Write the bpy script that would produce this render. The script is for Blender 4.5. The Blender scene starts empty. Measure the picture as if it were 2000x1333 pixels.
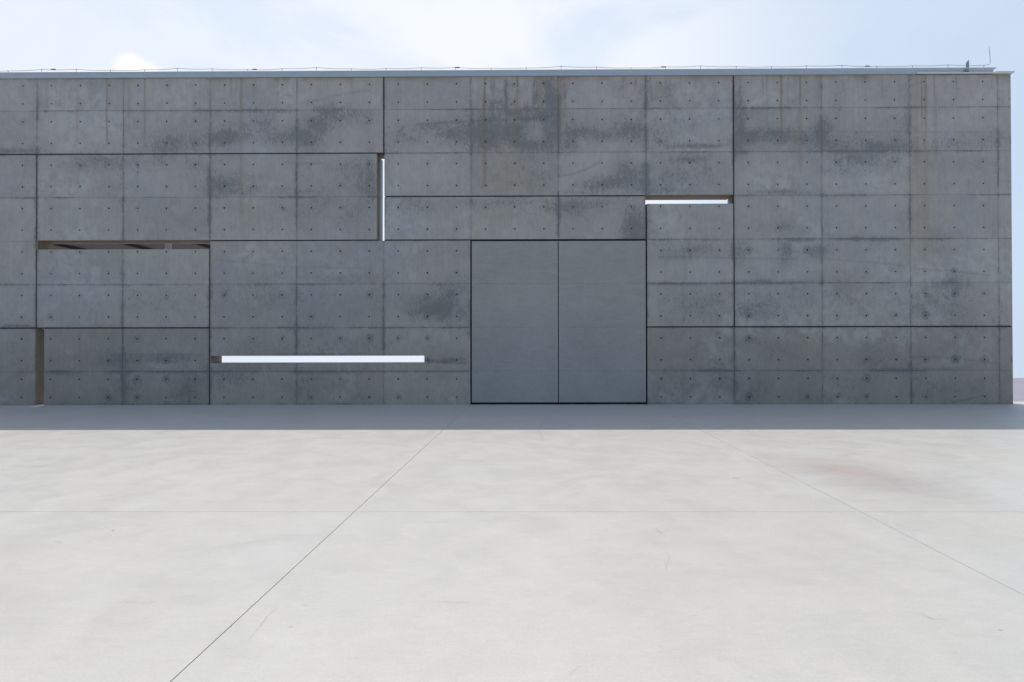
import bpy, math, random
import numpy as np
random.seed(7)
C = bpy.context.scene.collection
sc = bpy.context.scene
R = math.radians

# ------------------------------------------------------------------ helpers
def tag(o, label=None, cat=None, group=None, kind=None):
    if label: o['label'] = label
    if cat: o['category'] = cat
    if group: o['group'] = group
    if kind: o['kind'] = kind
    return o

def empty(name, loc=(0, 0, 0)):
    o = bpy.data.objects.new(name, None); C.objects.link(o); o.location = loc
    o.empty_display_size = .2
    return o

def mesh(name, V, F, mat, parent=None, smooth=False, attrs=None):
    me = bpy.data.meshes.new(name)
    me.from_pydata([tuple(v) for v in V], [], [tuple(f) for f in F])
    if attrs:
        for k, a in attrs.items():
            at = me.attributes.new(k, 'FLOAT', 'POINT')
            at.data.foreach_set('value', np.asarray(a, dtype=np.float32))
    me.materials.append(mat)
    if smooth:
        for p in me.polygons: p.use_smooth = True
    me.update()
    o = bpy.data.objects.new(name, me); C.objects.link(o)
    if parent: o.parent = parent
    return o

class MB:
    def __init__(s): s.v = []; s.f = []
    def add(s, V, F):
        n = len(s.v); s.v += [tuple(v) for v in V]; s.f += [tuple(i + n for i in f) for f in F]
    def box(s, x0, x1, y0, y1, z0, z1):
        s.add([(x0,y0,z0),(x1,y0,z0),(x1,y1,z0),(x0,y1,z0),(x0,y0,z1),(x1,y0,z1),(x1,y1,z1),(x0,y1,z1)],
              [(0,3,2,1),(4,5,6,7),(0,1,5,4),(1,2,6,5),(2,3,7,6),(3,0,4,7)])
    def prism_x(s, prof, x0, x1, dx=None):
        """profile of (y, z) points (counter-clockwise seen from +x) swept along x; dx = extra x per point at the far end"""
        n = len(prof); dx = dx or [0]*n
        V = [(x0, y, z) for y, z in prof] + [(x1 + d, y, z) for (y, z), d in zip(prof, dx)]
        F = [tuple(reversed(range(n))), tuple(range(n, 2*n))]
        F += [(i, (i+1) % n, n + (i+1) % n, n + i) for i in range(n)]
        s.add(V, F)
    def tube(s, pts, r, n=6, r1=None):
        P = [np.array(p, float) for p in pts]; m = len(P); V = []; F = []
        for i, p in enumerate(P):
            t = P[min(i+1, m-1)] - P[max(i-1, 0)]; t /= np.linalg.norm(t)
            a = np.cross(t, (0, 1, 0)) if abs(t[1]) < .9 else np.cross(t, (1, 0, 0))
            a /= np.linalg.norm(a); b = np.cross(t, a)
            rr = r if r1 is None else r + (r1 - r) * i / (m - 1)
            for k in range(n):
                q = 2*math.pi*k/n; V.append(p + rr*(math.cos(q)*a + math.sin(q)*b))
        for i in range(m-1):
            for k in range(n):
                F.append((i*n+k, i*n+(k+1) % n, (i+1)*n+(k+1) % n, (i+1)*n+k))
        F += [tuple(reversed(range(n))), tuple(range((m-1)*n, m*n))]
        s.add(V, F)
    def build(s, name, mat, parent=None, smooth=False):
        return mesh(name, s.v, s.f, mat, parent, smooth)

# ---- value noise in numpy, used for where the stains on the concrete lie
_tab = np.random.RandomState(11).rand(512, 512)
def vnoise(x, y):
    xi = np.floor(x).astype(int); yi = np.floor(y).astype(int)
    fx = x - xi; fy = y - yi; fx = fx*fx*(3-2*fx); fy = fy*fy*(3-2*fy)
    g = lambda a, b: _tab[a % 512, b % 512]
    return (g(xi, yi)*(1-fx) + g(xi+1, yi)*fx)*(1-fy) + (g(xi, yi+1)*(1-fx) + g(xi+1, yi+1)*fx)*fy
def fbm(x, y, o=4, rough=.5):
    t = 0; a = 1; s = 0
    for i in range(o):
        t = t + a*vnoise(x*2**i + 17.3*i, y*2**i + 5.1*i); s += a; a *= rough
    return t/s
def sstep(a, b, x):
    t = np.clip((x-a)/(b-a), 0, 1); return t*t*(3-2*t)

# ------------------------------------------------------------------ node helpers
class NT:
    def __init__(s, name):
        s.m = bpy.data.materials.new(name); s.m.use_nodes = True
        s.t = s.m.node_tree; s.t.nodes.clear()
        s.out = s.t.nodes.new('ShaderNodeOutputMaterial')
        s.b = s.t.nodes.new('ShaderNodeBsdfPrincipled')
        s.t.links.new(s.b.outputs[0], s.out.inputs[0])
    def n(s, typ, **k):
        n = s.t.nodes.new(typ)
        for a, b in k.items(): setattr(n, a, b)
        return n
    def set(s, sock, v):
        if hasattr(v, 'links') or isinstance(v, bpy.types.NodeSocket): s.t.links.new(v, sock)
        else:
            if isinstance(v, (tuple, list)) and len(v) == 3 and sock.type == 'RGBA': v = (*v, 1)
            sock.default_value = v
    def math(s, op, a, b=0, c=0, clamp=False):
        n = s.n('ShaderNodeMath', operation=op); n.use_clamp = clamp
        s.set(n.inputs[0], a); s.set(n.inputs[1], b); s.set(n.inputs[2], c); return n.outputs[0]
    def mul(s, a, b, **k): return s.math('MULTIPLY', a, b, **k)
    def addm(s, a, b, **k): return s.math('ADD', a, b, **k)
    def noise(s, vec, scale, detail=4, rough=.5, dist=0):
        n = s.n('ShaderNodeTexNoise'); s.set(n.inputs['Vector'], vec)
        n.inputs['Scale'].default_value = scale; n.inputs['Detail'].default_value = detail
        n.inputs['Roughness'].default_value = rough; n.inputs['Distortion'].default_value = dist
        return n.outputs['Fac']
    def mapping(s, vec, scale=(1, 1, 1), loc=(0, 0, 0), rot=(0, 0, 0)):
        n = s.n('ShaderNodeMapping'); s.set(n.inputs[0], vec)
        n.inputs['Scale'].default_value = scale; n.inputs['Location'].default_value = loc
        n.inputs['Rotation'].default_value = rot; return n.outputs[0]
    def rng(s, v, a, b, c=0, d=1, smooth=True):
        n = s.n('ShaderNodeMapRange'); n.clamp = True
        if smooth: n.interpolation_type = 'SMOOTHSTEP'
        s.set(n.inputs[0], v)
        for i, q in zip((1, 2, 3, 4), (a, b, c, d)): s.set(n.inputs[i], q)
        return n.outputs[0]
    def mix(s, f, a, b, mode='MIX'):
        n = s.n('ShaderNodeMix', data_type='RGBA', blend_type=mode)
        s.set(n.inputs[0], f); s.set(n.inputs[6], a); s.set(n.inputs[7], b); return n.outputs[2]
    def attr(s, name):
        n = s.n('ShaderNodeAttribute', attribute_name=name); return n.outputs['Fac']
    def coord(s):
        return s.n('ShaderNodeTexCoord').outputs['Object']
    def bump(s, h, strength, dist):
        n = s.n('ShaderNodeBump'); n.inputs['Strength'].default_value = strength
        n.inputs['Distance'].default_value = dist; s.set(n.inputs['Height'], h)
        s.t.links.new(n.outputs[0], s.b.inputs['Normal'])
    def done(s, col, rough=.7, metal=0, spec=.5):
        s.set(s.b.inputs['Base Color'], col); s.set(s.b.inputs['Roughness'], rough)
        s.set(s.b.inputs['Metallic'], metal); s.b.inputs['Specular IOR Level'].default_value = spec
        return s.m

def mat_concrete():
    t = NT('cast_concrete'); P = t.coord()
    st, ru, li, wm, tn, ho, lt = [t.attr(a) for a in ('stain', 'rust', 'line', 'warm', 'tone', 'hole', 'pale')]
    cloud = t.noise(P, 1.1, 5, .55, .3)
    mid = t.noise(t.mapping(P, (1, 1, .8)), 5.5, 6, .62, .4)
    streak = t.noise(t.mapping(P, (1, 1, .06)), 16, 4, .6)
    fstreak = t.noise(t.mapping(P, (1, 1, .12)), 55, 3, .6)
    grain = t.noise(P, 130, 3, .6)
    blot = t.noise(t.mapping(P, (1, 1, .6)), 13, 8, .78, .6)
    speck = t.noise(t.mapping(P, (1, 1, .45)), 42, 5, .75, .8)
    # overall value of the grey
    v = t.addm(t.mul(t.addm(cloud, -.5), .30), 1)
    v = t.addm(v, t.mul(t.addm(mid, -.5), .42))
    v = t.addm(v, t.mul(t.addm(streak, -.5), .30))
    v = t.addm(v, t.mul(t.addm(fstreak, -.5), .32))
    v = t.addm(v, t.mul(t.addm(speck, -.5), .24))
    v = t.addm(v, t.mul(t.addm(grain, -.5), .34))
    v = t.addm(v, t.mul(t.addm(blot, -.5), .22))
    v = t.mul(v, tn)
    hue = t.noise(t.mapping(P, (1, 1, .6), (5, 3, 9)), .9, 4, .55)
    base = t.mix(t.rng(hue, .35, .65), (.358, .351, .360), (.380, .359, .348))
    base = t.mix(wm, base, (.370, .338, .290))
    n = t.n('ShaderNodeVectorMath', operation='SCALE'); t.set(n.inputs[0], base); t.set(n.inputs['Scale'], v); col = n.outputs[0]
    # pale bloom
    col = t.mix(t.mul(lt, t.rng(mid, .35, .65)), col, (.47, .48, .48))
    # mottled dark damp stains: where the mask lies, broken up by fine noise
    a = t.addm(t.mul(st, .66), t.mul(t.addm(blot, -.5), 1.9))
    a = t.addm(a, t.mul(t.addm(speck, -.5), 2.3))
    a = t.addm(a, t.mul(t.addm(streak, -.5), .9))
    d1 = t.mul(t.rng(a, .20, 1.0), .80)
    soft = t.mul(st, .17)
    dm = t.math('MINIMUM', t.addm(d1, soft), .66)
    dm = t.mul(dm, t.rng(st, .02, .2))
    col = t.mix(dm, col, (.118, .128, .140))
    # form joints
    lb = t.mul(li, t.rng(t.addm(blot, t.mul(speck, .4)), .42, .78, .25, 1))
    col = t.mix(t.mul(lb, .8), col, (.085, .09, .098))
    # rust and tan runs
    rb = t.mul(ru, t.rng(fstreak, .3, .6, .6, 1))
    col = t.mix(t.mul(rb, .80), col, (.215, .150, .085))
    # tie-hole plugs, with the recess shade put into their dark colour
    col = t.mix(ho, col, (.035, .037, .042))
    h = t.addm(t.mul(mid, .4), t.addm(t.mul(grain, .12), t.mul(speck, .3)))
    h = t.addm(h, t.mul(li, -.8))
    t.bump(h, .35, .006)
    return t.done(col, t.rng(mid, .3, .7, .62, .8), 0, .35)

def mat_simple(name, col, rough=.6, metal=0, var=.12, scale=8, bump=0, spec=.5):
    t = NT(name); P = t.coord()
    nz = t.noise(P, scale, 5, .6)
    g = t.noise(P, scale*9, 3, .6)
    v = t.addm(t.mul(t.addm(nz, -.5), var*2), t.addm(1, t.mul(t.addm(g, -.5), var)))
    n = t.n('ShaderNodeVectorMath', operation='SCALE'); n.inputs[0].default_value = col; t.set(n.inputs['Scale'], v)
    if bump: t.bump(g, bump, .004)
    return t.done(n.outputs[0], rough, metal, spec)

def mat_door():
    t = NT('door_coating'); P = t.coord()
    big = t.noise(P, .8, 4, .5, .3); mid = t.noise(t.mapping(P, (1, 1, 1.8)), 4, 5, .6)
    g = t.noise(P, 70, 4, .7); br = t.noise(t.mapping(P, (.15, 1, 1)), 30, 3, .6)
    v = t.addm(1, t.mul(t.addm(big, -.5), .30))
    v = t.addm(v, t.mul(t.addm(mid, -.5), .22)); v = t.addm(v, t.mul(t.addm(g, -.5), .50)); v = t.addm(v, t.mul(t.addm(t.noise(P, 18, 5, .7), -.5), .20))
    v = t.addm(v, t.mul(t.addm(br, -.5), .18))
    sep = t.n('ShaderNodeSeparateXYZ'); t.set(sep.inputs[0], P)
    # tan blotch on the left leaf
    dx = t.mul(t.addm(sep.outputs[0], -10.08), 5.5); dz = t.mul(t.addm(sep.outputs[2], -2.12), 4)
    dd = t.math('SQRT', t.addm(t.mul(dx, dx), t.mul(dz, dz)))
    dd = t.addm(dd, t.mul(t.addm(mid, -.5), .8))
    col = t.mix(t.mul(t.rng(dd, 1.1, .5), .35), (.312, .308, .302), (.38, .335, .295))
    n = t.n('ShaderNodeVectorMath', operation='SCALE'); t.set(n.inputs[0], col); t.set(n.inputs['Scale'], v)
    t.bump(g, .2, .003)
    return t.done(n.outputs[0], .62, 0, .4)

def mat_pavement():
    t = NT('power_floated_concrete'); P = t.coord()
    sep = t.n('ShaderNodeSeparateXYZ'); t.set(sep.inputs[0], P); X, Y = sep.outputs[0], sep.outputs[1]
    big = t.noise(P, .35, 5, .55, .6); sw = t.noise(t.mapping(P, (1, 1.0, 1), rot=(0, 0, .5)), 2.2, 8, .66, .6)
    mid = t.noise(P, 6, 6, .65, .5); g = t.noise(P, 90, 3, .6)
    trow = t.noise(t.mapping(P, (.35, 1.6, 1), rot=(0, 0, -.25)), 6.5, 8, .74, .4)
    v = t.addm(1, t.mul(t.addm(big, -.5), .10)); v = t.addm(v, t.mul(t.addm(sw, -.5), .08))
    v = t.addm(v, t.mul(t.addm(trow, -.5), .11))
    v = t.addm(v, t.mul(t.addm(mid, -.5), .11)); v = t.addm(v, t.mul(t.addm(g, -.5), .26))
    fine = t.noise(t.mapping(P, (.6, 1.3, 1), rot=(0, 0, .2)), 24, 5, .7, 1.0); v = t.addm(v, t.mul(t.addm(fine, -.5), .18))
    hue = t.noise(t.mapping(P, loc=(3, 8, 1)), .6, 4, .6, .5)
    col = t.mix(t.rng(hue, .3, .7), (.580, .562, .515), (.590, .562, .498))
    # oily stain right of the centre with an orange heart
    def ell(cx, cy, rx, ry, rot, n1, amt, na=1.1):
        c, s = math.cos(rot), math.sin(rot)
        ax = t.addm(X, -cx); ay = t.addm(Y, -cy)
        u = t.mul(t.addm(t.mul(ax, c), t.mul(ay, s)), 1/rx); w = t.mul(t.addm(t.mul(ay, c), t.mul(ax, -s)), 1/ry)
        d = t.math('SQRT', t.addm(t.mul(u, u), t.mul(w, w)))
        return t.mul(t.rng(t.addm(d, t.mul(t.addm(n1, -.5), na)), 1.15, .1), amt)
    col = t.mix(ell(13.68, -6.2, .66, 1.2, .31, trow, .58, .5), col, (.42, .385, .355))
    col = t.mix(ell(13.57, -6.02, .26, .60, .31, mid, .34, .9), col, (.58, .43, .36))
    # many small faint marks
    sp = t.noise(P, 14, 4, .7, 1.5)
    msk = t.noise(P, 1.3, 3, .5)
    col = t.mix(t.mul(t.mul(t.rng(sp, .66, .74), t.rng(msk, .5, .62)), .28), col, (.42, .37, .31))
    n = t.n('ShaderNodeVectorMath', operation='SCALE'); t.set(n.inputs[0], col); t.set(n.inputs['Scale'], v)
    t.bump(t.addm(mid, t.mul(g, .3)), .08, .004)
    return t.done(n.outputs[0], t.rng(sw, .3, .7, .42, .60), 0, .45)

M = dict(
    conc=mat_concrete(), door=mat_door(), pave=mat_pavement(),
    backer=mat_simple('joint_backing_brown', (.060, .046, .036), .8, var=.3),  # brown shade of the deep joints put into the colour
    black=mat_simple('gap_shade_black', (.006, .007, .009), .8, var=.2),
    zinc=mat_simple('zinc_sheet', (.37, .46, .59), .40, .35, .08, 3),
    zincl=mat_simple('pale_zinc_lip', (.60, .63, .66), .45, .3, .08, 3),
    dzinc=mat_simple('drip_edge_metal', (.42, .44, .46), .5, .3, .15, 4),
    wire=mat_simple('galvanised_wire', (.20, .19, .23), .45, .6, .2, 20),
    clampm=mat_simple('rusty_clamp', (.12, .07, .08), .7, .2, .3, 20),
    warmc=mat_simple('brown_concrete', (.25, .19, .14), .85, 0, .3, 9),
    lining=mat_simple('dull_lining', (.42, .50, .60), .8, 0, .2, 6),
    brk2=mat_simple('grey_post', (.30, .32, .35), .8, 0, .1, 3),
    brk=mat_simple('bracket_metal', (.27, .30, .33), .5, .4, .15, 10),
    canopy=mat_simple('canopy_plaster', (.15, .135, .125), .8, 0, .15, 1),
    beam=mat_simple('dark_steel', (.035, .035, .04), .6, .2, .2, 3),
    pale=mat_simple('pale_panel', (.45, .47, .50), .7, 0, .1, 2),
    asph=mat_simple('worn_asphalt', (.31, .295, .335), .85, 0, .22, .35, .2),
    sand=mat_simple('dry_sand', (.46, .37, .28), .95, 0, .2, .5, .2),
    crack=mat_simple('crack_dark', (.43, .415, .39), .9, 0, .2, 10),
    scuff=mat_simple('tan_scuff', (.53, .45, .38), .9, 0, .25, 30),
)

# ------------------------------------------------------------------ the wall, in metres: x along it, z up; formwork sheets 1.8 x 0.9 m
TOP = 6.755; TH = .41
JX = [.3 + 1.8*k for k in range(-5, 12)]             # vertical form joints
JZ = [.69 + .9*k for k in range(7)]                   # horizontal form joints
HX = [.6*k for k in range(-13, 34)]                   # tie holes
HZ = [.155, .53] + [z + s for z in JZ[:6] for s in (.225, .675)] + [JZ[6] + .15, JZ[6] + .525]
S = 94.8                                              # survey units of the stain list per metre
def WX(a): return (a - 43.5)/S
def WZ(b): return (789.5 - b)/94.5

RUST = [  # x, from, to, half width, strength
 (151,155,290,1.8,.35),(210,155,302,1.6,.95),(178,155,230,1.2,.25),(253,155,285,3,.4),(284.6,155,302,1.2,.9),(284,230,300,4,.3),(367,155,215,1.2,.3),
 (393,155,240,2,.3),(454,155,195,1.6,.55),(474,155,235,1.4,1.0),(474,225,470,3.4,.42),(465,155,180,1,.3),(500,155,200,1.5,.25),(546,155,215,1.3,.4),(691,155,240,1.2,.25),
 (834,150,240,2,.2),(952,150,215,1.6,1),(952,200,384,4.0,.75),(1016,150,200,1.5,.95),(1016,190,300,4.5,.6),(1060,165,258,4.5,.55),(1100,150,275,5.5,.62),(940,150,300,3,.2),
 (1224,150,170,1.6,.5),(1502,150,280,1.4,.42),(1530,148,292,2.0,1),(1566.5,148,240,1.3,1),(1566,225,352,4.5,.5),(1604,150,215,3.5,.35),(1583,148,200,3,.2),
 (1802.6,148,275,1.3,1),(1810,148,300,1.6,.95),(1808,270,590,5,.30),(1826.8,148,215,1.3,.85),(1829,200,340,3.5,.45),(1791,148,380,5,.38),(1725,148,200,2.4,.35),
 (1947.5,148,172,2,.6),(1400,148,185,1.5,.2),(1335,150,190,1.5,.25),(1650,148,190,1.5,.3),(1870,148,230,2,.2),(1640,470,640,2,.1),(560,500,540,1.2,.2),(493,385,394,1.4,.8)]
STAIN = [
 (200,315,70,16,.7),(170,325,40,14,.5),(330,280,55,24,.6),(330,262,14,20,.5),(15,292,60,6,.7),(115,299,70,5,.5),(310,312,30,10,.55),(240,300,60,10,.4),(380,330,40,20,.35),
 (440,268,42,14,.85),(480,262,25,20,.6),(520,250,26,18,.7),(560,268,50,16,.8),(595,265,38,22,1),(625,245,30,24,.9),(655,225,45,20,.8),(700,222,42,12,.65),(560,217,40,4,.5),(640,208,50,6,.5),
 (700,325,42,18,.55),(720,360,20,50,.5),(660,330,25,12,.4),(430,362,40,14,.7),(460,372,60,8,.6),(560,372,60,8,.4),(500,345,40,10,.3),(575,410,60,25,.3),(690,420,40,22,.45),(640,400,60,14,.3),(590,320,30,5,.3),
 (905,262,60,18,.75),(850,250,60,16,.6),(800,268,34,16,.6),(770,285,20,20,.4),(925,285,50,8,.4),(955,262,40,34,1),(1000,262,40,26,1),(1040,282,50,12,1),(1080,262,18,40,.9),(985,205,30,16,.7),(1020,225,45,16,.9),
 (1080,200,12,60,.9),(1000,175,22,16,.55),(1055,190,10,26,.6),(1065,225,26,14,.9),(960,235,24,20,.8),(1140,262,45,14,.85),(1115,280,18,18,.8),(1185,265,40,14,.7),(1235,258,45,18,.9),(1215,275,45,8,.5),(1250,180,50,30,.3),
 (1030,310,60,30,.42),(1000,345,70,26,.36),(1060,350,30,30,.5),(1190,360,50,14,.95),(1225,352,35,22,.85),(1140,378,50,5,.6),(1290,262,26,36,.55),(1330,230,60,30,.35),(1300,285,40,10,.5),(1355,288,55,4,.9),(1345,315,40,8,.8),(1340,340,60,26,.55),(1300,372,60,10,.6),(1395,330,30,40,.4),
 (830,405,60,18,.42),(930,398,60,12,.35),(1000,395,160,8,.5),(1110,405,50,12,.75),(1165,400,40,14,.6),(1245,448,26,34,1.2),(1225,452,14,20,.7),(1055,440,30,25,.3),(1040,420,90,6,.3),
 (1448,235,14,60,.85),(1470,270,30,14,.9),(1520,268,44,16,1),(1570,275,40,16,.8),(1605,268,22,26,1),(1640,290,60,20,.7),(1680,310,50,18,.8),(1720,292,60,16,.8),(1660,335,50,12,.5),(1745,320,24,20,.6),(1470,225,30,12,.5),(1690,265,40,6,.5),
 (1860,285,90,14,.55),(1930,275,50,18,.5),(1880,320,80,20,.3),(1640,210,14,50,.45),(1688,152,26,6,.6),(1775,230,8,60,.35),(1540,447,20,12,.6),(1505,440,50,12,.3),(1535,492,16,22,.75),(1450,490,22,22,.7),(1592,492,26,14,.75),(1360,490,60,14,.65),(1330,505,70,6,.4),(1290,478,30,8,.5),
 (1370,600,60,30,.5),(1320,600,26,40,.4),(1480,605,60,18,.65),(1560,590,50,24,.4),(1510,554,80,5,.85),(1450,600,40,30,.4),(1350,556,60,4,.6),(1690,600,120,30,.25),(1850,560,60,10,.5),(1830,600,90,30,.35),(1760,562,40,6,.3),
 (1480,670,50,8,.5),(1500,685,26,20,.5),(1540,690,30,20,.35),(1360,723,70,3,.5),(1540,723,60,2.5,.45),(1740,722,40,3,.5),(1840,722,40,3,.5),(1340,750,26,30,.35),(1460,755,50,26,.35),(1570,755,40,26,.3),(1660,750,60,26,.25),(1840,750,60,24,.2),(1700,700,80,20,.2),
 (460,585,60,40,.3),(560,585,80,26,.4),(500,560,30,14,.5),(640,600,90,34,.35),(850,600,48,20,.9),(828,582,26,14,.7),(890,575,26,26,.6),(870,556,30,4,.6),(690,545,90,8,.35),(735,600,16,60,.4),(500,680,60,18,.45),(700,680,70,16,.45),(740,660,40,14,.4),(880,703,34,4,.8),(620,640,100,5,.4),(660,692,160,4,.7),(460,740,40,26,.4),(600,750,70,24,.4),
 (270,590,26,34,.35),(340,590,60,40,.35),(150,600,70,30,.2),(370,636,20,4,.4),(200,637,80,4,.45),(230,700,50,14,.6),(330,697,60,10,.75),(210,690,20,30,.35),(370,755,30,30,.6),(120,725,40,5,.7),(300,725,80,3,.6),(30,635,40,4,.7),(40,700,50,60,.15),(250,760,40,22,.35),(120,700,20,16,.3),
 (100,420,30,50,.2),(270,380,50,40,.15),(60,310,14,8,.4),(30,555,40,4,.5),(240,556,90,3,.5),(540,640,100,3,.5),(1440,383,60,5,.5),(1530,379,60,5,.7),(1640,385,60,4,.6),(1560,470,40,4,.9),(1700,470,60,4,.7),(1380,470,60,4,.6)]
STAIN = [q for q in STAIN if len(q) == 5 and Ellipsis not in q]
WARM = [(1000,340,70,50,.8),(960,420,120,50,.5),(1120,420,110,40,.45),(1510,330,50,50,.35),(1500,430,60,60,.25),(1800,400,26,220,.55),(850,730,100,60,.5),(1340,680,90,60,.5),(1560,680,100,60,.45),(1800,700,180,70,.5),(250,650,140,12,.5),
 (480,420,60,40,.3),(360,520,50,60,.4),(60,740,80,60,.4),(700,740,120,40,.45),(870,520,60,60,.4),(1100,156,900,8,.3),(1330,430,70,40,.3),(1300,540,60,50,.25),(860,650,60,60,.3)]
CURVE = [  # wandering pour lines
 ([(590,200),(640,192),(680,182),(725,177)],.5,1.6),([(1095,346),(1130,340),(1160,328),(1178,317)],.75,1.4),([(1262,205),(1285,194),(1330,188)],.4,1.2),
 ([(820,243),(900,239),(960,236),(1030,234),(1060,232),(1095,226)],.7,2),([(425,507),(500,513),(560,522),(640,522),(720,525)],.4,1.3),([(1600,507),(1660,512),(1720,516),(1765,522)],.4,1.3),
 ([(1790,528),(1860,532),(1930,541)],.5,1.4),([(1855,785),(1885,781),(1905,776),(1922,772)],.9,1.3),([(1780,698),(1860,700),(1900,706),(1950,712)],.5,1.4),([(1440,262),(1620,261),(1780,262),(1960,264)],.35,1.3),
 ([(1290,504),(1350,503),(1430,506),(1560,508)],.5,1.4),([(832,703),(870,708),(915,709)],.8,1.6),([(240,690),(290,692),(330,690),(400,692)],.5,1.4),([(560,317),(600,318),(640,318)],.4,1),
 ([(700,238),(740,242)],.3,1.4),([(1020,405),(1035,417),(1050,418),(1070,426)],.5,1),([(1120,405),(1140,420),(1160,440)],.35,1),([(5,637),(20,634),(40,637),(55,635),(65,639)],.9,1.4),([(1300,763),(1315,772)],.4,1.2),
 ([(745,680),(760,686),(772,665)],.4,1.2),([(290,332),(340,330)],.3,1.2),([(80,540),(240,543),(330,541)],.2,1.2),([(1355,292),(1395,289),(1428,285)],.6,1.6)]

def paint(X, Z, bid):
    n = len(X)
    wx = (fbm(X*2.1+3, Z*2.1, 4)-.5)*.30; wz = (fbm(X*2.1+40, Z*2.1+9, 4)-.5)*.20
    st = np.zeros(n); wm = np.zeros(n); ru = np.zeros(n); li = np.zeros(n)
    for cx, cy, rx, ry, s in STAIN:
        dx = (X + wx*min(1, rx/40) - WX(cx))/(rx*1.1/S); dz = (Z + wz*min(1, ry/14) - WZ(cy))/(ry*1.15/S)
        st = np.maximum(st, 1.0*s*np.exp(-(dx*dx + dz*dz)*.75)) + .12*s*np.exp(-(dx*dx+dz*dz))
    gen = sstep(.50, .74, fbm(X*1.0+100, Z*1.3+50, 5, .55))
    st = st + .30*gen + .16*sstep(.5, .7, fbm(X*5, Z*.6+7, 3))*sstep(.4, .7, fbm(X*.8+9, Z*.8, 3))
    rs = np.random.RandomState(5)
    for k in range(95):      # dark drips below the coping and below some joints
        x0 = rs.uniform(-.5, 20.3) if k % 4 else rs.uniform(9.4, 11.3)
        zt = TOP if k % 5 else JZ[rs.randint(2, 7)]
        ln = rs.uniform(.2, 1.1)*(1.5 if 9.4 < x0 < 11.3 else 1); w = rs.uniform(.008, .026); q = rs.uniform(.12, .50)
        st = st + q*sstep(zt-ln, zt-ln*.5, Z)*(Z < zt)*np.exp(-((X-x0-.01*np.sin(Z*7+k))/w)**2)*(.4+vnoise(Z*5+k, Z*0+k))
    for cx, cy, rx, ry, s in WARM:
        dx = (X + wx - WX(cx))/(rx/S); dz = (Z + wz - WZ(cy))/(ry/S)
        wm = np.maximum(wm, s*np.exp(-(dx*dx + dz*dz)*.8))
    wm = np.clip(wm + .3*sstep(.5, .75, fbm(X*.7+33, Z*.9+12, 4)), 0, 1)
    for cx, a, b, w, s in RUST:
        x0 = WX(cx); z1 = WZ(a); z0 = WZ(b); w = max(w, 1.2)*1.15/S
        e = sstep(z0-.02, z0 + .35*(z1-z0)+.02, Z)*sstep(z1+.25, z1+.03, Z)
        ru = np.maximum(ru, s*e*np.exp(-((X-x0)/w)**2)*(.65+.5*fbm(Z*2+cx, Z*0+cx, 3)))
    ru = ru + .5*sstep(TOP-.13, TOP-.01, Z)*sstep(.3, .7, fbm(X*3, X*0+2, 4))
    # form joints: a fine dark line, plus a soft irregular dark band beside it
    for k, x0 in enumerate(JX):
        d = np.abs(X - x0)
        seg = fbm(Z*1.7 + k*31.7, Z*0 + k*7.7, 4, .6)
        li = np.maximum(li, np.clip(1-d/.015, 0, 1)*(.50+.7*sstep(.35, .7, seg)))
        band = .018 + .05*fbm(Z*6 + k*3, Z*0+k, 3)
        st = st + (.36 + (.2 if k == len(JX)-1 else .62)*sstep(.44, .68, seg))*np.exp(-((X - x0 - (fbm(Z*9+k, Z*0, 3)-.5)*.04)/band)**2)
    for k, z0 in enumerate(JZ):
        d = np.abs(Z - z0)
        seg = fbm(X*1.1 + k*13.7, X*0 + k*5.7, 4, .6)
        li = np.maximum(li, np.clip(1-d/.012, 0, 1)*(.50+.7*sstep(.35, .65, seg)))
        st = st + (.14 + .6*sstep(.45, .68, seg))*np.exp(-((Z - z0 + .01)/(.012+.03*fbm(X*5, X*0+k, 3)))**2)
    for pts, s, w in CURVE:
        best = np.full(n, 9.)
        for (a, b), (c, d) in zip(pts[:-1], pts[1:]):
            ax, az, bx, bz = WX(a), WZ(b), WX(c), WZ(d)
            L = (bx-ax)**2 + (bz-az)**2
            u = np.clip(((X-ax)*(bx-ax) + (Z-az)*(bz-az))/L, 0, 1)
            best = np.minimum(best, np.hypot(X-ax-u*(bx-ax), Z-az-u*(bz-az)))
        li = np.maximum(li, s*.65*np.exp(-(best/(w*1.3/S))**2))
    # rings and halos about the tie holes
    i = np.round(X/.6).astype(int); hx = i*.6
    HZa = np.array(HZ); j = np.abs(Z[:, None] - HZa[None, :]).argmin(1); hz = HZa[j]
    d = np.hypot(X-hx, Z-hz); rn = _tab[(i*7+3) % 512, (j*13+5) % 512]; rn2 = _tab[(i*5+91) % 512, (j*3+55) % 512]
    low = sstep(3.6, .5, Z)*.5 + .5
    st = st + low*(np.where(rn > .55, .95, .35)*(rn2*.7+.3)*np.exp(-(d/(.028+.034*(rn > .78)))**2) + .5*(rn > .7)*np.exp(-((d-.045-.03*rn2)/.012)**2))
    # dirt line at the foot; warmer and a little darker towards the ground
    wm = np.clip(wm + .45*sstep(.5, .0, Z) + .45*sstep(2.6, .6, Z), 0, 1)
    st = st + .6*sstep(.07, .0, Z)*fbm(X*3, X*0, 4)*1.5 + .18*sstep(1.2, 0, Z)*fbm(X*1.5, Z*2, 4)
    # every formwork sheet a little different
    cx = np.floor((X-.3)/1.8 + 1e-4).astype(int); cz = np.floor((Z-.69)/.9 + 1e-4).astype(int)
    bt = {12: .84, 5: .86, 6: .83, 7: .95, 4: .96, 2: .95}.get(bid, 1.0)
    tn = .955 + .11*_tab[(cx*3+bid*17+200) % 512, (cz*5+77) % 512] + .05*(_tab[(bid*29) % 512, 9]-.5)
    tn = tn*bt
    pale = .55*sstep(.52, .75, fbm(X*.9+60, Z*1.1+80, 4))*(1-np.clip(st, 0, 1))
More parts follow.
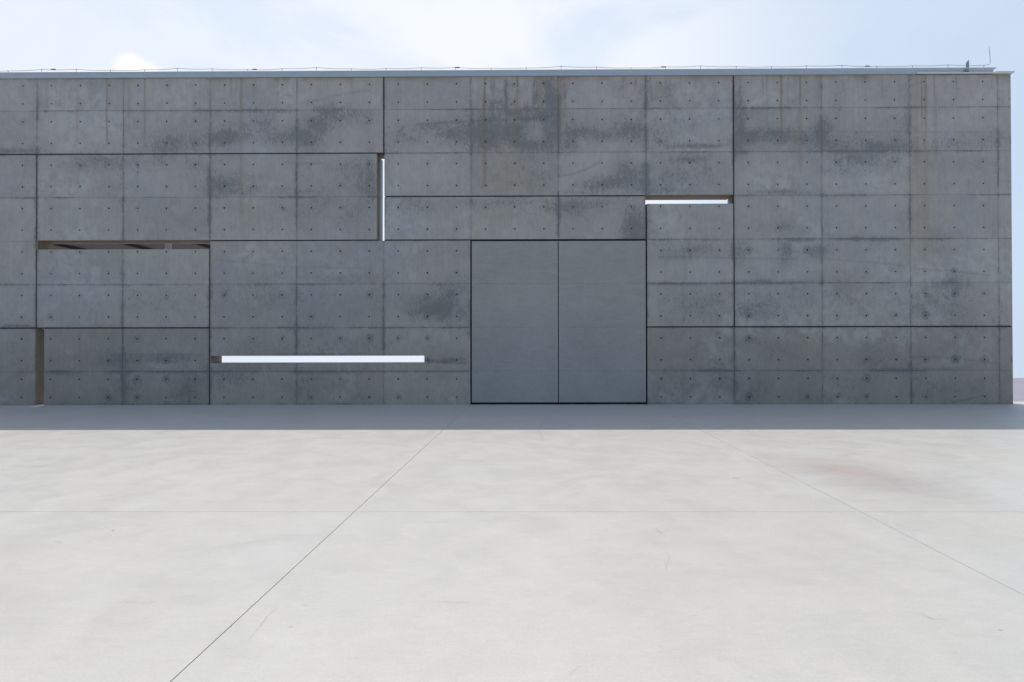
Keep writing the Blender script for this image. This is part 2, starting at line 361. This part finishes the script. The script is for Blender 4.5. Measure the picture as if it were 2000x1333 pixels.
    return dict(stain=np.clip(st, 0, 1.3), rust=np.clip(ru, 0, 1), line=np.clip(li, 0, 1), warm=wm, tone=tn, pale=pale)

def lines(a, b, must, holes, step=.028):
    L = {round(a, 5), round(b, 5)}
    hs = [h for h in holes if a + .03 < h < b - .03]
    for h in hs: L |= {round(h-.021, 5), round(h+.021, 5)}
    for m in must:
        if a + .004 < m < b - .004 and all(abs(m-h) > .0215 for h in hs): L.add(round(m, 5))
    L = sorted(L); out = [L[0]]
    for q in L[1:]:
        if q - out[-1] < .0025 and q != L[-1]:
            continue
        n = max(1, math.ceil((q-out[-1])/step)); p = out[-1]
        if any(abs((p+q)/2-h) < .003 for h in hs) : n = 1
        out += [p + (q-p)*k/n for k in range(1, n+1)]
    return np.array(out), hs

MUSTX = sorted([x + s for x in JX for s in (-.015, 0, .015)] + [WX(r[0]) + s for r in RUST for s in (-.014, 0, .014)])
MUSTZ = [z + s for z in JZ for s in (-.012, 0, .012)]

def block(name, x0, x1, z0, z1, label, parent, bid, cuts=()):
    mx = MUSTX + [c for q in cuts for c in q[:2]]; mz = MUSTZ + [c for q in cuts for c in q[2:]]
    vis0 = max(x0, -.6)
    xs, hx = lines(vis0, x1, mx, HX); zs, hz = lines(z0, z1, mz, HZ)
    if x0 < vis0:
        ex, _ = lines(x0, vis0, mx, HX, .1); xs = np.concatenate([ex[:-1], xs])
        hx = [h for h in HX if x0+.03 < h < x1-.03]
    nx, nz = len(xs), len(zs)
    GX, GZ = np.meshgrid(xs, zs)
    V = [np.c_[GX.ravel(), np.zeros(nx*nz), GZ.ravel()]]
    mxs = (xs[1:]+xs[:-1])/2; mzs = (zs[1:]+zs[:-1])/2
    keep = np.ones((nz-1, nx-1), bool)
    for a, b, c, d in cuts:
        keep[np.ix_((mzs > c) & (mzs < d), (mxs > a) & (mxs < b))] = False
    ci = [int(np.abs(mxs-h).argmin()) for h in hx]; cj = [int(np.abs(mzs-h).argmin()) for h in hz]
    hv = []; hf = []; base = nx*nz; hole = np.zeros(nx*nz)
    hattr = []
    for i, x in zip(ci, hx):
        if abs(mxs[i]-x) > .004 or not (.030 < xs[i+1]-xs[i] < .056): continue
        for j, z in zip(cj, hz):
            if not keep[j, i] or abs(mzs[j]-z) > .004: continue
            if any(a-.02 < x < b+.02 and c-.02 < z < d+.02 for a, b, c, d in cuts): continue
            keep[j, i] = False
            r = .0160 + .003*random.random(); n0 = base + len(hv)
            for rr, y, h in ((r, 0, .15), (r*.72, .022, 1)):
                for k in range(8):
                    q = math.pi/4*k; hv.append((x + rr*math.cos(q), y, z + rr*math.sin(q))); hattr.append(h)
            c = [j*nx+i, j*nx+i+1, (j+1)*nx+i+1, (j+1)*nx+i]      # bl br tr tl ; diagonal ring verts 5 7 1 3
            dg = [5, 7, 1, 3]; axs = [6, 0, 2, 4]
            for q in range(4):
                hf.append((c[q], c[(q+1) % 4], n0+dg[(q+1) % 4], n0+axs[q], n0+dg[q]))
            for k in range(8): hf.append((n0+k, n0+(k+1) % 8, n0+8+(k+1) % 8, n0+8+k))
            hf.append(tuple(n0+8+k for k in range(8)))
    J, I = np.nonzero(keep)
    a = J*nx + I
    F = np.c_[a, a+1, a+nx+1, a+nx].tolist()
    if hv: V.append(np.array(hv))
    V = np.concatenate(V); F += hf
    at = paint(V[:, 0], V[:, 2], bid); at['hole'] = np.concatenate([hole, np.array(hattr)]) if hattr else hole
    # sides and back
    sv = []; sf = []
    def quad(*p):
        n = len(V) + len(sv); sv.extend(p); sf.append((n, n+1, n+2, n+3))
    def ring(a, b, c, d, out):
        ps = [(a, c), (b, c), (b, d), (a, d)]
        for q in range(4):
            (px, pz), (qx, qz) = ps[q], ps[(q+1) % 4]
            w = [(px, 0, pz), (px, TH, pz), (qx, TH, qz), (qx, 0, qz)]
            quad(*(w if out else w[::-1]))
    ring(x0, x1, z0, z1, True)
    for c in cuts: ring(*c, False)
    def back(a, b, c, d): quad((b, TH, c), (a, TH, c), (a, TH, d), (b, TH, d))
    if not cuts: back(x0, x1, z0, z1)
    else:
        a, b, c, d = cuts[0]
        back(x0, x1, z0, c); back(x0, x1, d, z1)
        if a > x0: back(x0, a, c, d)
        if b < x1: back(b, x1, c, d)
    m = len(sv)
    for k in at: at[k] = np.concatenate([at[k], np.full(m, dict(tone=.74, warm=.8, stain=.15, rust=.22).get(k, 0.))])  # side faces browner and darker: warm bounce and recess shade put into the colour
    V = np.concatenate([V, np.array(sv, float)])
    o = mesh(name, V.tolist(), F + sf, M['conc'], parent, attrs=at)
    o['label'] = label
    return o

wall = empty('concrete_building', (0, 0, 0))
tag(wall, 'long weathered grey board-cast concrete facade with tie holes, slots and a double door', 'building')
g = .013   # half of an open joint
XL = -8.3
B = [
 ('wall_block', XL, 7.5-g, 5.19+g, TOP, 'long concrete block along the top at left, rust runs from its edge', ()),
 ('wall_block', XL, .3-g, 1.59+g, 5.19-g, 'concrete block at the far left edge', ()),
 ('wall_block', .3+g, 7.355, 3.39+g, 5.19-g, 'wide concrete block ending at the tall upright slot', ()),
 ('wall_block', .3+g, 3.9-g, 1.59+g, 3.215, 'concrete block below the long brown slot', ()),
 ('wall_block', XL, .3-g, .0, 1.59-g, 'low concrete block at the far left, by the ground', ()),
 ('wall_block', .47, 3.9-g, .0, 1.59-g, 'low dark concrete block right of the narrow upright recess', ()),
 ('wall_block', 3.9+g, 9.3-g-.004, .0, 3.39-g, 'concrete block pierced by the long bright slot, left of the door', ((3.9+g+.012, 8.335, .862, 1.008),)),
 ('wall_block', 7.5+g, 12.9-g, 3.39+g, 4.29-g, 'concrete lintel block above the double door', ()),
 ('wall_block', 7.5+g, 14.7-g, 4.29+g, TOP, 'heavily stained concrete block at the top centre', ()),
 ('wall_block', 12.9+g+.006, 14.7-g, 1.59+g, 4.122, 'narrow concrete block right of the door, under the short slot', ()),
 ('wall_block', 14.7+g, 20.37, 1.59+g, TOP, 'tall concrete block at the right end of the wall', ()),
 ('wall_block', 12.9+g+.006, 20.37, .0, 1.59-g, 'low concrete block along the ground, right of the door', ()),
]
for i, (nm, a, b, c, d, lab, cuts) in enumerate(B): block(nm, a, b, c, d, lab, wall, i+1, cuts)

# dark backing added in the open joints to stop light leaking through (butted, never in one plane)
m = MB(); y0, y1 = .050, .075
h = g + .002
m.box(XL, 7.5-h, y0, y1, 5.19-h, 5.19+h)
m.box(7.5-h, 7.5+h, y0+.004, y1+.004, 5.19-g, TOP)
m.box(7.5+h, 14.7-h, y0, y1, 4.29-h, 4.29+h) if False else m.box(7.5+h, 12.9-h, y0, y1, 4.29-h, 4.29+h)
m.box(14.7-h, 14.7+h, y0+.004, y1+.004, 1.59+g, TOP)
m.box(3.9, 7.355, y0, y1, 3.39-h, 3.39+h)
m.box(7.5, 9.3, y0, y1, 3.39-h, 3.39+h)
m.box(.3-h, .3+h, y0+.004, y1+.004, 1.59+g, 3.2152); m.box(.3-h, .3+h, y0+.004, y1+.004, 3.404, 5.19-h)
m.box(3.9-h, 3.9+h, y0+.004, y1+.004, 0, 3.39-h)
m.box(XL, 3.9-h, y0, y1, 1.59-h, 1.59+h)
m.box(12.9+h, 20.37, y0, y1, 1.59-h, 1.59+h)
m.box(12.9-h, 12.9+h+.006, y0+.004, y1+.004, 3.39+g, 4.12)
m.box(12.9-h, 12.9+h+.006, y0+.004, y1+.004, 1.59-h, 3.39) if False else None
m.box(20.335, 20.367, .004, .049, 1.59-g+.001, 1.59+g-.001)  # added plug hiding bright sky at the joint's open end
m.build('joint_backing', M['backer'], wall)

m = MB(); m.box(.285, .3135, .010, TH-.01, 3.217, 3.402); m.build('slot_end', M['warmc'], wall)
# zinc cap: fascia, flared lip, drip edge, and the lower flashing over the right end
m = MB()
m.prism_x([(-.022, 6.768), (.43, 6.768), (.43, 6.845), (-.022, 6.832)], XL, 20.00)
cap = m.build('roof_cap', M['zinc'], wall); cap['label'] = 'blue grey zinc fascia running along the top of the wall'
m = MB(); m.prism_x([(-.022, 6.8335), (.43, 6.8465), (.43, 6.862), (-.060, 6.870), (-.064, 6.856), (-.040, 6.846)], XL, 20.00, [0, 0, 0, .035, .035, .015])
m.build('cap_lip', M['zincl'], cap)
m = MB(); m.box(XL, 18.42, -.034, .0, 6.7565, 6.7665); m.build('drip_edge', M['dzinc'], cap)
for x in (-4.9, -1.5, 1.7, 4.75, 7.9, 10.9, 13.6, 15.95, 17.85):
    m = MB(); m.box(x, x+.012, -.0245, -.0225, 6.770, 6.831); m.build('cap_seam', M['dzinc'], cap)
m = MB(); m.prism_x([(-.045, 6.757), (-.052, 6.764), (-.052, 6.782), (.0, 6.796), (-.0235, 6.7685), (-.0235, 6.757)][::-1], 18.43, 20.385, None)
m.box(19.99, 20.37, -.023, .43, 6.757, 6.768)
m.prism_x([(-.052, 6.766), (.45, 6.766), (.45, 6.800), (-.052, 6.800)], 20.385, 20.40, [0, 0, .012, .012])
m.box(20.0365, 20.385, -.050, .45, 6.7835, 6.797)
fl = m.build('end_flashing', M['zincl'], wall); fl['label'] = 'lower pale flashing strip capping the right end of the wall'

# slot lining at the back of the tall upright slot
m = MB(); m.box(7.3565, 7.3625, .19, TH+.02, 3.42, 5.17)
m.build('slot_lining', M['lining'], wall)

# double door: two flush leaves over an added black slab that keeps light out of the gaps
fr = MB()
fr.box(9.29, 9.3185, .10, .30, 0, 3.385); fr.box(12.884, 12.925, .10, .30, 0, 3.385)
fr.box(9.3185, 12.884, .12, .28, 0, 3.385)
fro = fr.build('door_light_block', M['black'], wall)
for x0, x1, lab in ((9.313, 11.085, 'left door leaf with a faint tan blotch'), (11.102, 12.888, 'right door leaf, plain blue grey')):
    L = MB(); zz = [.045, .69, 1.59, 2.49, 3.362]
    for a, b in zip(zz[:-1], zz[1:]):
        L.box(x0, x1, .006, .075, a + (.0008 if a > .1 else 0), b - (.0008 if b < 3.3 else 0))
    lf = L.build('door_leaf', M['door'], wall); lf['label'] = lab
    k = MB(); k.box(x0+.02, x1-.02, .0085, .07, .06, 3.35) if False else None
    e = MB(); e.box(x0+.004, x1-.004, .0765, .09, .05, 3.355); e.build('backing_sheet', M['black'], lf)

# ------------------------------------------------------------------ lightning conductor on the roof
def RX(a): return 10.603 + (a-1044)*11.62/1085
lc = empty('lightning_conductor', (0, 0, 0))
tag(lc, 'thin wire on short posts along the roof edge, bent upright at its right end', 'lightning conductor')
PX = [7.3,73.9,142.4,210,277.8,342.7,411,480.8,548.9,616.5,685.6,753.6,822.5,889.5,960,1028.7,1097.1,1166,1233.6,1301.4,1369.3,1439.2,1507.9,1575.9,1644.7,1712.5,1781.8,1850.9,1920.4]
PX = [7.3 - 68.3*k for k in range(18, 0, -1)] + PX
LY = .20; LZ = 7.045
ph = []
for k, a in enumerate(PX):
    ph.append((RX(a), LZ + .016*math.sin(k*1.7) + random.uniform(-.006, .006)))
pts = []
for (xa, za), (xb, zb) in zip(ph[:-1], ph[1:]):
    for q in range(6):
        u = q/6; pts.append((xa + u*(xb-xa), LY, za + u*(zb-za) - .011*math.sin(math.pi*u)))
xe, ze = ph[-1]; pts.append((xe, LY, ze)); pts += [(xe+.055, LY, ze+.004), (xe+.10, LY, ze+.014), (xe+.125, LY, ze+.035), (xe+.132, LY, ze+.07)]
pts += [(xe+.128, LY, ze+.16), (xe+.120, LY, ze+.27), (xe+.110, LY, ze+.395)]
m = MB(); m.tube(pts, .0044, 6); m.build('wire', M['wire'], lc, True)
for k, (x, z) in enumerate(ph):
    m = MB(); lean = random.uniform(-.008, .008) if k != 18+19 else .018
    m.tube([(x-lean, LY, 6.862), (x, LY, z)], .0042, 6); m.box(x-.008, x+.008, LY-.006, LY+.006, z-.007, z+.004)
    m.build('post', M['wire'], lc)
for a in (97, 495, 894, 1297, 1694):
    x = RX(a); z = float(np.interp(x, [p[0] for p in ph], [p[1] for p in ph]))
    m = MB(); m.box(x-.045, x+.045, LY-.009, LY+.009, z-.008, z+.009); m.build('coupling', M['clampm'], lc)

# folded metal bracket standing on the cap
bk = MB(); bx, by, bz = 19.37+.045, -.057, 6.80
bk.add([(bx, by, bz), (bx+.062, by, bz), (bx+.066, by, bz+.235), (bx, by, bz+.165),
        (bx+.115, by+.06, bz), (bx+.004, by+.006, bz), (bx+.004, by+.006, bz+.160), (bx+.062, by+.008, bz+.228), (bx+.058, by+.008, bz)],
       [(0, 1, 2, 3), (1, 4, 2), (5, 6, 7, 8), (0, 3, 6, 5), (3, 2, 7, 6), (8, 7, 4), (0, 5, 8, 1), (1, 8, 4), (2, 4, 7)])
bo = bk.build('metal_bracket', M['brk']); tag(bo, 'small folded grey metal bracket standing up from the right end of the roof cap', 'bracket')

# ------------------------------------------------------------------ roofed shed behind the left part of the wall
cn = empty('roof_canopy', (-4, 10, 0)); cn.location = (-4, 10, 0)
tag(cn, 'dark beamed roof behind the wall, glimpsed through the long slot at left', 'roof')
def P2(mb, name, mat):
    o = mb.build(name, mat, cn); o.location = (4, -10, 0); return o
m = MB(); m.box(-17, .5, 6.2, 17, 5.26, 5.50); P2(m, 'roof_slab', M['canopy'])
for x in (-14.8, -12.0, -8.15, -5.35, -2.55, -.35):
    m = MB(); m.box(x-.07, x+.07, 6.3, 16.9, 5.14, 5.258); P2(m, 'beam', M['beam'])
m = MB(); m.box(-.98, -.80, 5.9, 5.96, -.1, 5.3); P2(m, 'column', M['brk2'])
for x in (-14.9, -9.6):
    m = MB(); m.box(x-.14, x+.14, 15.9, 16.18, -.1, 5.138); P2(m, 'column', M['pale'])

# ------------------------------------------------------------------ ground: slabs with open sawn joints over a dark bed
jx = sorted({round(9.282 + 3.693*k, 4) for k in range(-12, 10)})
jy = [.52, -3.72, -7.345, -11.03, -14.7, -18.4, -22.1, -25.8, -29.5, -33.2, -36.9]
def gw(j, main): return (.0046 if abs(j-9.282) < .01 else .0034) if any(abs(j-q) < .01 for q in main) else .0014
mainx = [9.282, 12.975]; mainy = [-7.345]
m = MB()
for xa, xb in zip(jx[:-1], jx[1:]):
    for yb, ya in zip(jy[:-1], jy[1:]):
        a = xa + gw(xa, mainx)/2; b = xb - gw(xb, mainx)/2
        if abs(xa-5.589) < .02: a = xa + .0012
        c = ya + gw(ya, mainy)/2; d = yb - gw(yb, mainy)/2
        m.box(a, b, c, d, -.06, 0)
m.box(jx[0], 20.42, .5215, 17.2, -.12, -.001)
pv = m.build('pavement', M['pave']); tag(pv, 'pale power-floated concrete forecourt with thin sawn joints', kind='structure')

def ribbon(pts, w, jit, sub=7):
    P = []
    for (a, b), (c, d) in zip(pts[:-1], pts[1:]):
        for k in range(sub):
            u = k/sub; P.append((a+u*(c-a)+random.uniform(-jit, jit), b+u*(d-b)+random.uniform(-jit, jit)))
    P.append(pts[-1]); V = []; F = []
    for i, (x, y) in enumerate(P):
        q = P[min(i+1, len(P)-1)]; p = P[max(i-1, 0)]
        t = math.hypot(q[0]-p[0], q[1]-p[1]) or 1; nx, ny = -(q[1]-p[1])/t, (q[0]-p[0])/t
        ww = w*(.35+.8*random.random())*(0.25 if i in (0, len(P)-1) else 1)
        V += [(x+nx*ww, y+ny*ww, .001), (x-nx*ww, y-ny*ww, .001)]
        if i: F.append((2*i-2, 2*i, 2*i+1, 2*i-1))
    return V, F
def G(a, b):
    d = 1.216*1085/(b-674.6); return (10.603 + (a-1043.5)*d/1085, -11.414 + d)
CR = [([(1066,817),(1062,824),(1056,830),(1052,842),(1056,850),(1060,862)],.0045,.02),([(1275,1030),(1290,1040),(1283,1035)],.002,.012),
 ([(1297,1074),(1304,1085),(1301,1100),(1298,1114)],.0016,.006),([(1533,822),(1540,826),(1546,828)],.006,.02),([(1337,1202),(1350,1201),(1360,1200)],.0012,.004),
 ([(1295,977),(1320,976),(1342,977)],.002,.01),([(1660,978),(1700,977),(1717,979)],.002,.01),([(1130,1297),(1115,1310),(1108,1320)],.0010,.004)]
for pts, w, j in CR:
    V, F = ribbon([G(*p) for p in pts], w*.6, j*.8, 11); mesh('crack', V, F, M['crack'], pv)
SC = [([(1792,1196),(1810,1205),(1838,1207)],.0018,.006),([(1430,932),(1436,935),(1441,933)],.012,.012),([(520,1206),(500,1230),(482,1252)],.0012,.003),([(540,1184),(520,1205),(506,1222)],.0012,.003),([(446,1224),(452,1223)],.006,.004),
 ([(563,1224),(570,1222)],.004,.003),([(590,1180),(602,1183)],.003,.004),([(838,1172),(880,1175),(921,1176)],.0015,.004),([(205,1177),(240,1175),(290,1178),(303,1173)],.0015,.005),([(214,1036),(220,1036)],.009,.006),
 ([(262,1027),(285,1025)],.003,.006),([(1942,1228),(1948,1227)],.005,.004),([(1180,1036),(1183,1035)],.005,.003),([(485,1184),(494,1181)],.004,.004),([(100,1059),(118,1058)],.004,.006)]
for pts, w, j in SC:
    V, F = ribbon([G(*p) for p in pts], w*.5, j, 6); mesh('scuff_mark', V, F, M['scuff'], pv)

# bed and terrain: the forecourt crowns a rise; an access road lies lower behind it, then sand falling away
def sheet(name, xs, ys, zf, mat, lab):
    V = [(x, y, zf(x, y)) for y in ys for x in xs]; n = len(xs)
    F = [(j*n+i, j*n+i+1, (j+1)*n+i+1, (j+1)*n+i) for j in range(len(ys)-1) for i in range(n-1)]
    o = mesh(name, V, F, mat, None, True); tag(o, lab, kind='structure'); return o
def smooth(a, b, t):
    t = min(1, max(0, (t-a)/(b-a))); return t*t*(3-2*t)
def zg(x, y):
    if y <= .5: 
        r = max(0, math.hypot(max(0, abs(x-8)-42), max(0, -36-y)))
        return -.061 - r*.05
    z = -.12 - 1.55*smooth(.5, 9, y)
    z -= max(0, y-37)*.085 if y > 37 else 0
    r = max(0, abs(x-10)-90)
    return z - r*.05
ys = [-4000, -1000, -300, -120, -60, -45, -37, -20, 0, .5, 1.5, 3, 5, 7, 9, 12, 17, 22, 28, 33, 37, 38, 40, 45, 60, 100, 200, 500, 1200, 4000]
xs = [-4000, -1500, -500, -250, -150, -80, -60, -40, -30, -20, -10, 0, 10, 20, 30, 40, 60, 80, 100, 160, 250, 500, 1500, 4000]
sheet('ground', xs, ys, lambda x, y: zg(x, y) - .006, M['sand'], 'dry sandy ground falling away beyond the road')
ys2 = [.53, 1.5, 3, 5, 7, 9, 12, 17, 22, 28, 33, 36.3]; xs2 = [-60, -40, -30, -20, -10, 0, 10, 20, 30, 40, 60, 80, 100]
sheet('road', xs2, ys2, lambda x, y: zg(x, y) + .03, M['asph'], 'worn purplish asphalt beyond the right end of the wall')

# ------------------------------------------------------------------ light
EL, AZ = R(62.6), R(20.0)     # sun behind the wall, swung 20 degrees to the left of square on
sd = (-math.sin(AZ)*math.cos(EL), math.cos(AZ)*math.cos(EL), math.sin(EL))
sun = bpy.data.lights.new('sun', 'SUN'); sun.energy = 2.5; sun.angle = R(.5); sun.color = (1, .955, .89)
so = bpy.data.objects.new('sun', sun); C.objects.link(so)
import mathutils
so.rotation_euler = mathutils.Vector(sd).to_track_quat('Z', 'Y').to_euler()

w = bpy.data.worlds.new('World'); sc.world = w; w.use_nodes = True; nt = w.node_tree; nt.nodes.clear()
t = NT.__new__(NT); t.t = nt
out = nt.nodes.new('ShaderNodeOutputWorld'); bg = nt.nodes.new('ShaderNodeBackground')
nt.links.new(bg.outputs[0], out.inputs[0]); SKY = .15; bg.inputs[1].default_value = SKY
D = nt.nodes.new('ShaderNodeTexCoord').outputs['Generated']
sep = nt.nodes.new('ShaderNodeSeparateXYZ'); nt.links.new(D, sep.inputs[0])
zc = t.math('MAXIMUM', sep.outputs[2], .02)
cmb = nt.nodes.new('ShaderNodeCombineXYZ'); nt.links.new(sep.outputs[0], cmb.inputs[0]); nt.links.new(sep.outputs[1], cmb.inputs[1]); nt.links.new(zc, cmb.inputs[2])
sky = nt.nodes.new('ShaderNodeTexSky'); sky.sky_type = 'NISHITA'; sky.sun_disc = False
sky.sun_elevation = EL; sky.sun_rotation = -AZ; sky.air_density = 1.0; sky.dust_density = 1.6; sky.ozone_density = 1.2
nt.links.new(cmb.outputs[0], sky.inputs[0])
# thin high cloud, denser ahead and to the left, and one small cumulus
fr = t.rng(sep.outputs[1], -.2, .6)
K = 1/SKY
side = t.rng(sep.outputs[0], .02, .64)
veil = t.mix(side, (.78*K, .87*K, .99*K), (.60*K, .73*K, .91*K))
hz = t.mul(t.mul(t.rng(zc, .85, .42), fr), .95)
veil = t.mix(fr, (.60*K, .76*K, .90*K), veil)
hz = t.addm(hz, t.mul(t.math('SUBTRACT', 1, fr), t.mul(t.rng(zc, .95, .2), .55)), clamp=True)  # veil behind the camera, out of view, added to brighten the wall
col = t.mix(hz, sky.outputs[0], veil)
n3 = t.noise(t.mapping(cmb.outputs[0], (1, 1, 1.7), (4.1, 2.2, .3)), 3.1, 6, .56, .6)
wisp = t.mul(t.rng(n3, .36, .60, .12, 1), t.rng(sep.outputs[0], .50, .02, .10, 1))
wisp = t.mul(t.mul(wisp, fr), t.rng(zc, .8, .5))
wisp = t.mul(t.mul(wisp, t.rng(zc, .04, .18, .15, 1)), t.rng(sep.outputs[0], -.60, -.12, .42, 1))
col = t.mix(t.mul(wisp, .9), col, (.95*K, .975*K, 1.02*K))
def blob(px, py, rx, rz):
    dx = (px-1043.5)/1085; dz = (674.6-py)/1085
    u = t.math('DIVIDE', sep.outputs[0], sep.outputs[1]); v = t.math('DIVIDE', sep.outputs[2], sep.outputs[1])
    a = t.mul(t.addm(u, -dx), 1085/rx); b = t.mul(t.addm(v, -dz), 1085/rz)
    return t.math('SQRT', t.addm(t.mul(a, a), t.mul(b, b)))
nn = t.noise(D, 16, 6, .6)
d = t.math('MINIMUM', blob(246, 124, 36, 27), t.math('MINIMUM', blob(278, 142, 36, 28), t.math('MINIMUM', blob(300, 158, 36, 20), blob(180, 150, 70, 22))))
d = t.addm(d, t.mul(t.addm(nn, -.5), .9))
edge = t.mul(t.rng(d, 1.3, .5, 0, 1), t.rng(sep.outputs[1], .2, .4))
col = t.mix(t.mul(edge, .85), col, (1.05*K, 1.04*K, 1.02*K))
nt.links.new(col, bg.inputs[0])

# ------------------------------------------------------------------ camera
cam = bpy.data.cameras.new('camera'); co = bpy.data.objects.new('camera', cam); C.objects.link(co)
yaw, pitch, roll = .0066533908, .0068148104, -.001651125
r = mathutils.Vector((math.cos(yaw), math.sin(yaw), 0)); f = mathutils.Vector((-math.sin(yaw), math.cos(yaw), 0)); u = mathutils.Vector((0, 0, 1))
f2 = f*math.cos(pitch) + u*math.sin(pitch); u2 = u*math.cos(pitch) - f*math.sin(pitch)
r3 = r*math.cos(roll) + u2*math.sin(roll); u3 = u2*math.cos(roll) - r*math.sin(roll)
mt = mathutils.Matrix((r3, u3, -f2)).transposed().to_4x4(); mt.translation = (10.6027, -11.4140, 1.2159)
co.matrix_world = mt
cam.sensor_width = 36; cam.lens = 1085/2000*36; cam.shift_x = -36.76/2000; cam.shift_y = 1.13/2000
cam.clip_start = .05; cam.clip_end = 20000
sc.camera = co
sc.view_settings.view_transform = 'Standard'; sc.view_settings.look = 'None'; sc.view_settings.exposure = 0; sc.view_settings.gamma = 1
sc.view_settings.use_curve_mapping = False
